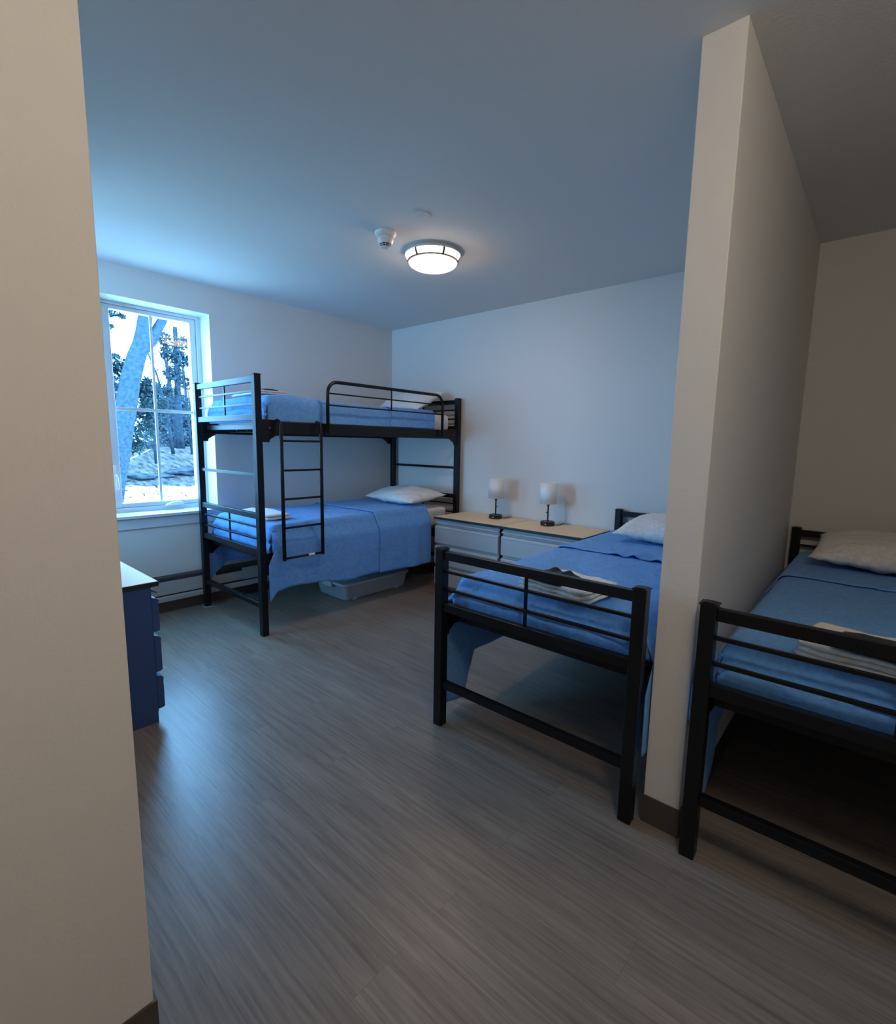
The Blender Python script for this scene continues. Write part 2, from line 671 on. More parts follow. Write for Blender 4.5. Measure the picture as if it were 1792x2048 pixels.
def mk(name, bm, par, m=M_black, bevel=0.003, smooth=False):
    return obj(name, bm, m, par, bevel=bevel, smooth=smooth)


def end_frame(par, yc0, hts, inside):
    """rails between the two posts of one end, local coordinates; yc0 = outer face y; inside=+1 towards +y"""
    y0, y1 = (yc0, yc0 + P) if inside > 0 else (yc0 - P, yc0)
    ym = (y0 + y1) / 2
    for (z0, z1, d, nm) in hts:
        bm = B()
        box(bm, P, W - P, ym - d / 2, ym + d / 2, z0, z1)
        mk(nm, bm, par, bevel=.002)


def posts(par, h):
    for x in (0, W - P):
        for y in (0, LEN - P):
            bm = B(); box(bm, x, x + P, y, y + P, 0, h)
            p = mk('post', bm, par, bevel=.003)
            bm = B()
            box(bm, x - .003, x + P + .003, y - .003, y + P + .003, h - .001, h + .004)
            prism(bm, [(x + .002, h + .004), (x + P - .002, h + .004), (x + P - .008, h + .0075), (x + .008, h + .0075)], 'y', y + .004, y + P - .004)
            mk('post_cap', bm, p, bevel=.001)


def tier(par, zb, upper):
    """rails of one sleeping level whose platform angle is at zb .. zb+.08; offsets as measured"""
    dz = zb - 0.475
    hts = [(.800 + dz, .838 + dz, .028, 'top_rail'), (.738 + dz, .751 + dz, .013, 'crossbar'),
           (.656 + dz, .669 + dz, .013, 'crossbar'), (.560 + dz, .598 + dz, .030, 'end_rail')]
    for yc, ins in ((0, 1), (LEN, -1)):
        end_frame(par, yc, hts, ins)
        bm = B()
        ym = P / 2 if ins > 0 else LEN - P / 2
        box(bm, W / 2 - .006, W / 2 + .006, ym - .005, ym + .005, .598 + dz, .800 + dz)
        mk('centre_bar', bm, par, bevel=.001)
    # side rails: angle iron with widened, chamfered ends
    for sx in (0, 1):
        xo = .006 if sx == 0 else W - .006 - .004
        bm = B()
        z1 = zb + .080
        z0 = zb
        ya, yb = P, LEN - P
        pts = [(ya, z1 + .012), (ya + .10, z1 + .012), (ya + .125, z1), (yb - .125, z1), (yb - .10, z1 + .012), (yb, z1 + .012),
               (yb, z0 - .055), (yb - .050, z0 - .055), (yb - .052, z0 - .038), (yb - .115, z0), (ya + .115, z0), (ya + .052, z0 - .038),
               (ya + .050, z0 - .055), (ya, z0 - .055)]
        prism(bm, pts, 'x', xo, xo + .004)
        if sx == 0:
            box(bm, xo + .004, xo + .035, ya, yb, z0 + .004, z0 + .008)
        else:
            box(bm, xo - .031, xo, ya, yb, z0 + .004, z0 + .008)
        r = mk('side_rail', bm, par, bevel=.0008)
        for yy in (ya + .055, yb - .055):
            bm = B()
            xx = xo - .002 if sx == 0 else xo + .004
            box(bm, xx, xx + .002, yy - .004, yy + .004, z0 + .035, z0 + .043)
            mk('bolt', bm, r, M_nickel, bevel=0)
    # cross angles and wire deck
    for yy in (.075, LEN - .105):
        bm = B()
        box(bm, .045, W - .045, yy, yy + .03, zb + .03, zb + .062)
        mk('cross_angle', bm, par, bevel=.001)
    bm = B()
    for k in range(9):
        yy = .25 + k * .19
        box(bm, .042, W - .042, yy, yy + .022, zb + .014, zb + .020)
    for k in range(5):
        xx = .16 + k * .15
        box(bm, xx, xx + .006, .106, LEN - .106, zb + .021, zb + .025)
    mk('bed_deck', bm, par, bevel=0)


def floor_rail(par):
    for yc, ins in ((0, 1), (LEN, -1)):
        end_frame(par, yc, [(.190, .224, .028, 'floor_rail')], ins)


# ---- bunk
BX, BY = 0.0622, -2.0732
bunk = thing('bunk_bed', (BX, BY, 0), 'tall black metal bunk bed with ladder and guard rail beside the window', 'bunk bed')
posts(bunk, 1.731)
tier(bunk, .475, False)
tier(bunk, 1.360, True)
floor_rail(bunk)
for yc, ins in ((0, 1), (LEN, -1)):
    end_frame(bunk, yc, [(1.080, 1.102, .014, 'middle_rail')], ins)
# ladder, hooked over the upper side rail
bm = B()
lx = W + .046
sl = 1.0 / 1.0
ly0, ly1 = -1.925 - BY, -1.620 - BY
lad = bpy.data.objects.new('ladder', None)
lad.location = (lx, ly0, .51)
lad.parent = bunk
col.objects.link(lad)
for yy in (ly0, ly1):
    bm = B()
    pts = [(0, yy - ly0, 0), (0, yy - ly0, .005), (0, yy - ly0, .895), (-.006, yy - ly0, .918), (-.022, yy - ly0, .934), (-.046, yy - ly0, .941), (-.060, yy - ly0, .938), (-.066, yy - ly0, .915)]
    tube(bm, pts, [.009, .0125, .0125, .012, .011, .010, .009, .008], 12)
    mk('stile', bm, lad, bevel=0, smooth=True)
for z in (1.316, 1.121, .928, .733, .524):
    bm = B()
    tube(bm, [(0, .010, z - .51), (0, ly1 - ly0 - .010, z - .51)], .0075, 10)
    r = mk('rung', bm, lad, bevel=0, smooth=True)
bm = B()
tube(bm, [(0.0, .185, .014), (0.0, .235, .014)], .0088, 10)
stk = mk('sticker', bm, r, M_sticker, bevel=0, smooth=True)
# guard rail
gx = W + .020
ya, yb = -1.540 - BY, -.322 - BY
zt = 1.738
rr = .085
pts = [(gx, ya, 1.375), (gx, ya, zt - rr)]
for k in range(1, 7):
    a = PI / 2 * k / 6
    pts.append((gx, ya + rr - rr * math.cos(a), zt - rr + rr * math.sin(a)))
pts.append((gx, yb - rr, zt))
for k in range(1, 7):
    a = PI / 2 * k / 6
    pts.append((gx, yb - rr + rr * math.sin(a), zt - rr + rr * math.cos(a)))
pts.append((gx, yb, 1.375))
bm = B(); tube(bm, pts, .0125, 12)
gr = mk('guard_rail', bm, bunk, bevel=0, smooth=True)
for z in (1.656, 1.573):
    bm = B(); tube(bm, [(gx, ya + .008, z), (gx, yb - .008, z)], .0055, 8)
    mk('guard_crossbar', bm, gr, bevel=0, smooth=True)
bm = B(); tube(bm, [(gx, -.933 - BY, 1.570), (gx, -.933 - BY, zt - .008)], .0055, 8)
mk('guard_upright', bm, gr, bevel=0, smooth=True)

# ---- two single beds
X2, Y2 = 2.5477, -2.050
X3, Y3 = 3.6519, -2.059
bed2 = thing('metal_bed', (X2, Y2, 0), 'low black metal bed between the lamp dressers and the partition wall', 'bed')
posts(bed2, .846)
tier(bed2, .475, False)
floor_rail(bed2)
bed3 = copy_tree(bed2)
bed3.location = (X3, Y3, 0)
bed3['label'] = 'low black metal bed in the dim alcove at the right, beyond the partition wall'


# ---------------------------------------------------------------- mattresses
def mattress(x0, x1, y0, y1, z0, z1, label, ridged=False):
    bm = B()
    nx, ny, nz_ = 12, 22, 9
    r = .035
    cx, cy, cz = (x0 + x1) / 2, (y0 + y1) / 2, (z0 + z1) / 2
    bmesh.ops.create_grid(bm, x_segments=nx, y_segments=ny, size=1)
    bm.free()
    bm = B()
    box(bm, x0, x1, y0, y1, z0, z1)
    bmesh.ops.bevel(bm, geom=bm.edges[:], offset=r, segments=4, affect='EDGES', profile=.5)
    bmesh.ops.subdivide_edges(bm, edges=[e for e in bm.edges if e.calc_length() > .2], cuts=14, use_grid_fill=True)
    for v in bm.verts:
        n = nz(v.co.x * 9, v.co.y * 9, v.co.z * 30) * .004
        if ridged and v.co.y > y1 - .5:
            n += math.sin(v.co.z * 190 + nz(v.co.x * 3, v.co.y * 5) * 2) * .0035
        d = (v.co - Vector((cx, v.co.y, cz)))
        if d.length > 1e-5:
            v.co += d.normalized() * n
    o = obj('mattress', bm, M_white, None, smooth=True, origin=(cx, cy, z0))
    tag(o, label, 'mattress')
    return o


ML, MZ0 = 1.85, .505
mattress(BX + .062, BX + W - .057, BY + .125, BY + LEN - .115, MZ0 + .038, .724, 'mattress in a white fitted sheet on the lower bunk, bare at the head end', True)
mattress(BX + .062, BX + W - .057, BY + .125, BY + LEN - .10, MZ0 + .922, 1.584, 'mattress in a white fitted sheet on the upper bunk behind the guard rail', True)
mattress(X2 + .068, X2 + W - .068, Y2 + .125, Y2 + LEN - .112, MZ0 + .038, .690, 'white mattress under the blue blanket of the bed beside the lamp dressers')
mattress(X3 + .068, X3 + W - .068, Y3 + .125, Y3 + LEN - .112, MZ0 + .038, .690, 'white mattress under the dim blue blanket of the bed in the alcove')


# ---------------------------------------------------------------- blankets
def lerp(pts, t):
    if t <= pts[0][0]:
        return pts[0][1]
    for (a, va), (b, vb) in zip(pts, pts[1:]):
        if t <= b:
            k = (t - a) / (b - a)
            k = k * k * (3 - 2 * k)
            return va + (vb - va) * k
    return pts[-1][1]


def drape(name, x0, x1, y0, y1, zt, hemL, hemR, foot=None, outL=0.0, outR=0.0, fold=.012, seed=0, lift=0.0, rough=.004,
          par=None, label=None, origin=None, foldR=None, scallop=0.0, bumps=(), ny=150, flare=0.0, rc=.045, hump=None, wrinkle=1.0, bulge=0.018):
    """blanket lying on x0..x1, y0..y1; hems given as [(y, z)] lists; outL/outR: how far the hanging sides stand out"""
    bm = B()
    nd, nc, nt = 26, 6, 46
    rows = []
    n_side = nd

    def point(k, y, ty):
        # k indexes across: left drop, left corner, top, right corner, right drop
        if k <= nd:                      # left drop, bottom first
            f = 1 - k / nd               # 1 at the hem
            zh = lerp(hemL, y)
            ztop = zt + lift - rc
            z = ztop + (zh - ztop) * f
            A = fold * (0.25 + f)
            rmp = min(1, (ztop - z) / .085)
            o = outL * rmp + A * (math.sin(y * 11 + seed * 1.7 + nz(y * 3, seed) * 3) * .55 + nz(y * 7 + seed, z * 2.5) * 1.1)
            o = max(o, -.003 + outL * rmp)
            return Vector((x0 - lift - o, y - flare * min(1, f * 2.2) * (1 - ty) ** 6, z))
        k2 = k - nd
        if k2 <= nc:
            a = PI / 2 * k2 / nc
            return Vector((x0 - lift + rc - rc * math.cos(a), y, zt + lift - rc + rc * math.sin(a)))
        k3 = k2 - nc
        if k3 <= nt:
            x = x0 - lift + rc + (x1 - x0 + 2 * lift - 2 * rc) * k3 / nt
            return Vector((x, y, zt + lift))
        k4 = k3 - nt
        if k4 <= nc:
            a = PI / 2 * k4 / nc
            return Vector((x1 + lift - rc + rc * math.sin(a), y, zt + lift - rc + rc * math.cos(a)))
        f = (k4 - nc) / nd
        zh = lerp(hemR, y)
        ztop = zt + lift - rc
        z = ztop + (zh - ztop) * f
        A = (fold if foldR is None else foldR) * (0.25 + f)
        rmp = min(1, (ztop - z) / .085)
        o = outR * rmp + A * (math.sin(y * 10 + seed * 2.3 + nz(y * 3, seed + 5) * 3) * .55 + nz(y * 7 - seed, z * 2.5 + 9) * 1.1)
        o = max(o, -.003 + outR * rmp)
        return Vector((x1 + lift + o, y - flare * min(1, f * 2.2) * (1 - ty) ** 6, z))

    K = nd + nc + nt + nc + nd
    topa, topb = nd, nd + nc + nt + nc
    fr = rc if foot is not None else 0.0
    for j in range(ny + 1):
        ty = j / ny
        y = y0 + fr + (y1 - y0 - fr) * ty
        row = []
        for k in range(K + 1):
            p = point(k, y, ty)
            if topa <= k <= topb:
                wgt = min(1, (k - topa) / 6, (topb - k) / 6)
                n = nz(p.x * 6 + seed, p.y * 5, 1.3) * rough + nz(p.x * 17, p.y * 13 + seed, 4.1) * rough * .45
                cr = abs(nz(p.x * 4.5 + seed * 3, p.y * 3.1, 7.7))
                n += -max(0, .05 - cr) * rough * 14 * wrinkle
                c2 = abs(nz(p.x * 7 + p.y * 4 + seed, p.y * 6 - p.x * 3, 11.7))
                n += max(0, .045 - c2) * rough * 16 * wrinkle
                p.z += n * (.4 + .6 * wgt)
                if hump:
                    p.z += hump(p.x, p.y) * wgt
                if scallop and j < 14:
                    e = (1 - j / 14) ** 1.5
                    s_ = sum(a_ * math.exp(-((p.x - c_) / w__) ** 2) for c_, w__, a_ in bumps)
                    p.z += e * (scallop + s_)
            if scallop and j < 14:
                p.y += nz(k * .06, seed) * .012 * (1 - j / 14)
            row.append(bm.verts.new(p))
        rows.append(row)
    for A_, B_ in zip(rows, rows[1:]):
        for k in range(K):
            bm.faces.new((A_[k], A_[k + 1], B_[k + 1], B_[k]))
    if foot is not None:
        na, nf = 5, 30
        prev = rows[0][topa:topb + 1]
        base = [v.co.copy() for v in prev]
        for j in range(1, na + nf + 1):
            cur = []
            for i, b0 in enumerate(base):
                wg = min(1, i / 5, (len(base) - 1 - i) / 5)
                # shrink the corner columns inwards slightly
                if j <= na:
                    a = PI / 2 * j / na
                    y = y0 + fr - fr * math.sin(a)
                    z = b0.z - fr * (1 - math.cos(a))
                    if b0.z < zt - rc * .9:
                        z = b0.z
                else:
                    f = (j - na) / nf
                    z = b0.z - fr + (foot - (b0.z - fr)) * f
                    fc = .36 + .10 * nz(b0.x * 2.2, seed, 5) + .03 * nz(b0.x * 9, seed, 8)
                    bb = math.sin(PI * f / fc) if f < fc else .8 * math.sin(PI * (f - fc) / (1 - fc))
                    y = y0 - bulge * max(0, bb) ** .55 - abs(nz(b0.x * 5 + seed, z * 9, 3.3) * .014 + nz(b0.x * 6, z * 26 + seed, 6) * .012) * wg * math.sin(PI * min(1, f * 1.3)) * wrinkle
                cur.append(bm.verts.new((b0.x, y, max(z, foot))))
            for i in range(len(base) - 1):
                bm.faces.new((prev[i], cur[i], cur[i + 1], prev[i + 1]))
            prev = cur
        # close the rounded foot corners from the mattress edge round to the hanging side
        for sgn, xe, ks in ((-1, x0 - lift, range(nd, -1, -1)), (1, x1 + lift, range(K - nd, K + 1))):
            prevc = None
            for k in ks:
                b = rows[0][k].co
                if b.z < foot - .002:
                    break
                o_ = (b.x - xe) * sgn
                cur = [bm.verts.new((xe - sgn * .004, y0 + .002, b.z)), bm.verts.new((xe + sgn * (max(o_, 0) * .35 + .001), y0 + fr * .22, b.z)),
                       bm.verts.new((xe + sgn * (max(o_, 0) * .8), y0 + fr * .6, b.z)), rows[0][k]]
                if prevc:
                    for i in range(3):
                        try:
                            bm.faces.new((prevc[i], cur[i], cur[i + 1], prevc[i + 1]))
                        except ValueError:
                            pass
                prevc = cur
    org = origin or ((x0 + x1) / 2, (y0 + y1) / 2, zt)
    o = obj(name, bm, M_blue, par, smooth=True, solid=.005, origin=org)
    if par:
        o.location = Vector(org) - par.location
    if label:
        tag(o, label, 'blanket')
    return o


# lower bunk
b1 = drape('blanket', BX + .047, BX + W - .042, BY + .105, -.46, .742,
           [(-1.99, .30), (-1.94, .16), (-1.86, .27), (-1.80, .33), (-1.5, .32), (-.4, .30)],
           [(-1.98, .215), (-1.93, .235), (-1.875, .300), (-1.80, .315), (-1.64, .300), (-1.37, .262), (-1.1, .268), (-.4, .250)],
           foot=.545, outL=.054, outR=.052, fold=.015, foldR=.012, seed=1, flare=.10, label='blue blanket hanging down both sides of the lower bunk')
drape('turned_down_flap', BX + .047, BX + W - .042, -1.06, -.45, .742,
      [(-1.2, .34), (-.4, .30)], [(-1.2, .262), (-.4, .245)], outL=.054, outR=.052, fold=.015, foldR=.012, seed=1, lift=.009, par=b1, scallop=.004, ny=50)
# upper bunk, tucked inside the rails
def hump_up(x, y):
    return .035 * math.exp(-((y + 1.78) / .16) ** 2) * (0.4 + .6 * math.exp(-((x - .6) / .3) ** 2))


b2 = drape('blanket', BX + .047, BX + W - .042, BY + .105, -.375, 1.600,
           [(-2.1, 1.445), (-.2, 1.445)], [(-2.1, 1.445), (-.2, 1.445)],
           foot=1.440, outL=.0, outR=.0, fold=.0035, seed=4, hump=hump_up, rough=.006, wrinkle=1.5,
           label='blue blanket tucked in tightly on the upper bunk')
drape('turned_down_flap', BX + .047, BX + W - .042, -.89, -.37, 1.600,
      [(-2.1, 1.447), (-.2, 1.447)], [(-2.1, 1.447), (-.2, 1.447)], outL=.001, outR=.001, fold=.003, seed=4, lift=.0065, par=b2, scallop=.002, ny=40)
# bed beside the dressers
b3 = drape('blanket', X2 + .052, X2 + W - .052, Y2 + .100, -.13, .708,
           [(-1.98, .150), (-1.86, .055), (-1.735, .030), (-1.70, .17), (-1.668, .255), (-.1, .27)],
           [(-1.98, .25), (-1.88, .25), (-1.8, .28), (-.1, .3)],
           foot=.560, outL=.072, outR=.062, fold=.012, foldR=.003, seed=8, flare=.11, rough=.007, wrinkle=1.4, bulge=.026,
           label='blue blanket on the bed beside the lamp dressers, reaching almost to the floor')
drape('turned_down_flap', X2 + .052, X2 + W - .052, -1.03, -.12, .708,
      [(-1.2, .262), (-.1, .26)], [(-1.2, .27), (-.1, .29)], outL=.070, outR=.055, fold=.012, foldR=.002, seed=8, lift=.007, par=b3, scallop=.004, ny=50, bumps=((2.97, .035, .010), (3.065, .022, .018), (3.19, .022, .013), (2.7, .05, .004)))
# alcove bed
b4 = drape('blanket', X3 + .052, X3 + W - .052, Y3 + .100, -.10, .712,
           [(-1.93, .46), (-1.875, .40), (-1.82, .06), (-1.80, .02), (-1.68, .02), (-1.62, .07), (-1.585, .12), (-1.55, .25), (-1.45, .28), (-.1, .3)],
           [(-1.98, .3), (-.1, .3)],
           foot=.560, outL=.060, outR=.06, fold=.002, seed=13, flare=.10, rough=.005, bulge=.020,
           label='blue blanket on the bed in the dim alcove, smoother than the others')
drape('turned_down_flap', X3 + .052, X3 + W - .052, -.87, -.09, .712,
      [(-1.2, .27), (-.1, .29)], [(-1.2, .29), (-.1, .29)], outL=.058, outR=.06, fold=.002, seed=13, lift=.006, par=b4, scallop=.004, ny=50)


# ---------------------------------------------------------------- pillows
def pillow(cx, cy, cz, w, d, h, rx=0.0, rz=0.0, ry=0.0, seed=0, label='', flange=0.0):
    bm = B()
    n, m = 44, 34
    for side in (1, -1):
        g = []
        for j in range(m + 1):
            row = []
            for i in range(n + 1):
                u, v = i / n * 2 - 1, j / m * 2 - 1
                pin = 1 - .07 * (1 - abs(u) ** 2) * abs(v) ** 3 - .0
                pin2 = 1 - .05 * (1 - abs(v) ** 2) * abs(u) ** 3
                x = u * w / 2 * pin2
                y = v * d / 2 * pin
                t = max(0, (1 - abs(u) ** 2.6)) ** .62 * max(0, (1 - abs(v) ** 2.4)) ** .62
                z = side * h / 2 * t * (1.15 if side > 0 else .85)
                wr = nz(u * 3.3 + seed, v * 4.1, side) * .011 + abs(nz(u * 6 + seed, v * 2.5, 5)) * .010
                z += side * wr * min(1, t * 3)
                # creases that start at the edges
                z += side * .006 * math.sin(u * 26 + seed) * (1 - t) * (abs(v) ** 2) * min(1, 4 * t)
                if t < 0.02:
                    z += nz(u * 4 + seed, v * 4 + seed) * .008
                row.append(bm.verts.new((x, y, z)))
            g.append(row)
        for A_, B_ in zip(g, g[1:]):
            for i in range(n):
                bm.faces.new((A_[i], A_[i + 1], B_[i + 1], B_[i]))
    bmesh.ops.remove_doubles(bm, verts=bm.verts, dist=.0012)
    o = obj('pillow', bm, M_white, None, smooth=True)
    o.location = (cx, cy, cz)
    o.rotation_euler = (rx, ry, rz)
    tag(o, label, 'pillow')
    return o


pillow(.66, -.43, .828, .64, .46, .13, rx=.10, rz=-.02, ry=.02, seed=1, label='white pillow at the head of the lower bunk')
pillow(.56, -.30, 1.70, .60, .42, .12, rx=.44, rz=.05, ry=-.02, seed=5, label='white pillow propped against the headboard of the upper bunk')
pillow(3.105, -.43, .801, .66, .46, .15, rx=.12, rz=.02, seed=9, label='white pillow on the bed beside the lamp dressers, partly cut off by the partition wall')
pillow(4.12, -.40, .810, .66, .46, .15, rx=.14, rz=-.03, seed=12, label='white pillow on the bed in the dim alcove')


# ---------------------------------------------------------------- folded towels and black cloths
def towel(cx, cy, z0, w, d, h, rz, seed, label, layers=3):
    """a towel folded in layers: each layer is a rounded slab that joins the next at a fold, so the front shows folds"""
    bm = B()
    lh = h / layers
    for L_ in range(layers):
        nx, nyy = 30, 24
        sc_w = 1 - .02 * L_
        grids = []
        for side in (1, -1):
            g = []
            for j in range(nyy + 1):
                row = []
                for i in range(nx + 1):
                    u, v = i / nx * 2 - 1, j / nyy * 2 - 1
                    ru = max(0, 1 - abs(u) ** 14)
                    rv = max(0, 1 - abs(v) ** 14)
                    t = (ru * rv) ** .5
                    cr = 1 - .05 * (abs(u) * abs(v)) ** 6
                    x = u * w / 2 * sc_w * cr + nz(v * 2 + seed, L_ * 3.1) * .006
                    y = v * d / 2 * sc_w * cr + nz(u * 3 + seed, L_ * 2.3 + 7) * .008
                    z = L_ * lh + lh / 2 + side * lh * .53 * t + nz(u * 2.2 + seed, v * 1.5, 1.5) * .006
                    row.append(bm.verts.new((x, y, max(z, .0005))))
                g.append(row)
            for A_, B_ in zip(g, g[1:]):
                for i in range(nx):
                    bm.faces.new((A_[i], A_[i + 1], B_[i + 1], B_[i]))
            grids.append(g)
    bmesh.ops.remove_doubles(bm, verts=bm.verts, dist=.0008)
    o = obj('folded_towel', bm, M_towel, None, smooth=True)
    o.location = (cx, cy, z0)
    o.rotation_euler = (0, 0, rz)
    tag(o, label, 'towel')
    return o


def black_cloth(cx, cy, z0, w, d, rz, label, humps=True):
    """black folded face cloth with two soft humps along its far edge"""
    bm = B()
    nx, nyy = 34, 14
    for side in (1, 0):
        g = []
        for j in range(nyy + 1):
            row = []
            for i in range(nx + 1):
                u, v = i / nx * 2 - 1, j / nyy * 2 - 1
                t = (max(0, 1 - abs(u) ** 8) * max(0, 1 - abs(v) ** 6)) ** .5
                z = (.017 + .004 * nz(u * 3, v * 3)) * t if side else 0.0
                if humps and side:
                    e = max(0, v) ** 1.2 * t
                    z += .022 * e * (math.exp(-((u + .45) / .22) ** 2) + .9 * math.exp(-((u - .30) / .20) ** 2))
                row.append(bm.verts.new((u * w / 2, v * d / 2 * (1 - .08 * abs(u) ** 3), z)))
            g.append(row)
        for A_, B_ in zip(g, g[1:]):
            for i in range(nx):
                bm.faces.new((A_[i], A_[i + 1], B_[i + 1], B_[i]))
    bmesh.ops.remove_doubles(bm, verts=bm.verts, dist=.0008)
    o = obj('folded_cloth', bm, M_mask, None, smooth=True)
    o.location = (cx, cy, z0)
    o.rotation_euler = (0, 0, rz)
    tag(o, label, 'cloth')
    return o


towel(3.105, -1.850, .724, .33, .27, .050, -.14, 2, 'white folded towel on the bed beside the lamp dressers')
black_cloth(3.062, -1.888, .776, .175, .17, -.14, 'small black folded cloth on the towel of the bed beside the lamp dressers')
towel(4.060, -1.868, .728, .33, .27, .046, -.10, 6, 'white folded towel on the bed in the dim alcove')
black_cloth(4.075, -1.917, .780, .20, .16, -.12, 'small black folded cloth on the towel of the alcove bed', humps=False)
towel(.56, -1.80, .750, .48, .20, .042, -.05, 9, 'white folded towel on the lower bunk behind the ladder', layers=2)
towel(.47, -1.76, 1.642, .46, .24, .030, -.04, 11, 'white folded towel on the foot of the upper bunk', layers=2)
black_cloth(.52, -1.74, 1.673, .24, .13, -.1, 'black folded cloth on top of the towel on the upper bunk', humps=False)

# ---------------------------------------------------------------- tan topped dressers
DZ = .675


def dresser(name_m, side_m, top_m):
    """local: x 0..w, back at y=0, front at y=-.46; three drawers"""
    w_ = .717
    root_ = bpy.data.objects.new('dresser', None)
    col.objects.link(root_)
    bm = B(); box(bm, .012, w_ - .012, -.430, -.012, .0, DZ - .022)
    obj('carcass', bm, side_m, root_, bevel=.002)
    bm = B(); box(bm, .001, w_ - .001, -.462, 0, DZ - .022, DZ - .001)
    tp = obj('top', bm, M_edge, root_, bevel=.0015)
    bm = B(); box(bm, .004, w_ - .004, -.459, -.003, DZ - .001, DZ + .0005)
    obj('laminate', bm, top_m, tp)
    # header strip and its ledge
    bm = B()
    box(bm, .018, w_ - .018, -.434, -.430, .050, DZ - .023)
    prism(bm, [(-.430, .636), (-.436, .638), (-.458, .622), (-.456, .617), (-.430, .628)], 'x', .014, w_ - .014)
    obj('header', bm, name_m, root_, bevel=.001)
    for z0, z1 in ((.440, .597), (.247, .417), (.066, .224)):
        bm = B()
        prism(bm, [(-.432, z1 + .003), (-.452, z1 - .004), (-.460, z1 - .012), (-.460, z0 + .004), (-.456, z0), (-.438, z0 - .003), (-.432, z0 - .001)], 'x', .014, w_ - .014)
        # finger lip standing proud along the top edge
        prism(bm, [(-.456, z1 - .010), (-.462, z1 - .014), (-.462, z1 - .022), (-.458, z1 - .026)], 'x', .016, w_ - .016)
        obj('drawer', bm, name_m, root_, bevel=.001)
    return root_


d1 = dresser(M_grey, M_dark, M_tan)
d1.location = (1.0687, -.008, 0)
tag(d1, 'tan topped grey dresser nearer the bunk bed, under the left lamp', 'dresser')
d2 = copy_tree(d1)
d2.location = (1.0687 + .7173, -.008, 0)
tag(d2, 'tan topped grey dresser nearer the single bed, under the right lamp', 'dresser')
d3 = dresser(M_navy, M_navy, M_tan)
d3.location = (1.612, LY + .030, 0)
d3.rotation_euler = (0, 0, PI)
tag(d3, 'dark navy dresser at the left, half hidden behind the foreground wall', 'dresser')


# ---------------------------------------------------------------- bedside lamps
def table_lamp(x, y, switch, label):
    z = DZ + .001
    t_ = thing('table_lamp', (x, y, z), label, 'lamp')
    bm = B(); lathe(bm, [(0, 0), (.054, 0), (.058, .003), (.058, .030), (.054, .034), (.048, .033), (.046, .030), (0, .030)], 0, 0, 40)
    base = obj('lamp_base', bm, M_lampmetal, t_, smooth=False, bevel=0)
    bm = B(); box(bm, .012, .020, -.0590, -.0575, .012, .018)
    obj('charging_port', bm, M_plasticw, base)
    bm = B(); lathe(bm, [(.0075, .030), (.0065, .036), (.0062, .150), (.009, .160), (.0135, .170), (.015, .176), (0, .178)], 0, 0, 20)
    pole = obj('lamp_pole', bm, M_lampmetal, t_, smooth=True)
    bm = B(); tube(bm, [(switch * .006, 0, .105), (switch * .013, 0, .105)], .0025, 8)
    lathe(bm, [(0, .100), (.004, .101), (.005, .105), (.004, .109), (0, .110)], switch * .014, 0, 10)
    obj('switch', bm, M_lampmetal, pole)
    bm = B()
    r = .0685
    lathe(bm, [(r - .003, .178), (r, .177), (r, .345), (r - .003, .344), (r - .003, .178)], 0, 0, 48)
    sh = obj('lamp_shade', bm, M_shade, t_, smooth=True)
    bm = B()
    for a in (0, 2 * PI / 3, 4 * PI / 3):
        tube(bm, [(.008 * math.cos(a), .008 * math.sin(a), .330), ((r - .003) * math.cos(a), (r - .003) * math.sin(a), .338)], .0015, 6)
    tube(bm, [(0, 0, .178), (0, 0, .300)], .010, 10)
    lathe(bm, [(0, .300), (.014, .305), (.026, .300 + .01), (.008, .334), (0, .336)], 0, 0, 12)
    obj('shade_fitter', bm, M_plasticw, sh)
    return t_


table_lamp(1.521, -.162, 1, 'small black table lamp with white drum shade on the dresser nearer the bunk bed')
table_lamp(2.038, -.162, -1, 'small black table lamp with white drum shade on the dresser nearer the single bed')
# short lead of the lamps on the dresser tops
for (x, lab) in ((1.521, 'short black lamp cord behind the lamp nearer the bunk bed'), (2.038, 'short black lamp cord behind the lamp nearer the single bed')):
    bm = B()
    tube(bm, [(x + .050, -.128, DZ + .007), (x + .068, -.115, DZ + .006), (x + .072, -.085, DZ + .0045), (x + .060, -.045, DZ + .0045), (x + .064, -.006, DZ + .0045)], .003, 8)
    tag(obj('lamp_cord', bm, M_lampmetal, None, smooth=True), lab, 'cord')

# ---------------------------------------------------------------- under-bed tote
tt = thing('storage_tote', (.60, -.90, 0), 'low grey plastic storage tote under the lower bunk', 'storage box')
tx0, tx1, ty0, ty1, tz = .41, .79, -1.23, -.55, .150


def rrect(x0, x1, y0, y1, r, n=5):
    pts = []
    for cx, cy, a0 in ((x1 - r, y1 - r, 0), (x0 + r, y1 - r, PI / 2), (x0 + r, y0 + r, PI), (x1 - r, y0 + r, 3 * PI / 2)):
        for k in range(n + 1):
            a = a0 + PI / 2 * k / n
            pts.append((cx + r * math.cos(a), cy + r * math.sin(a)))
    return pts


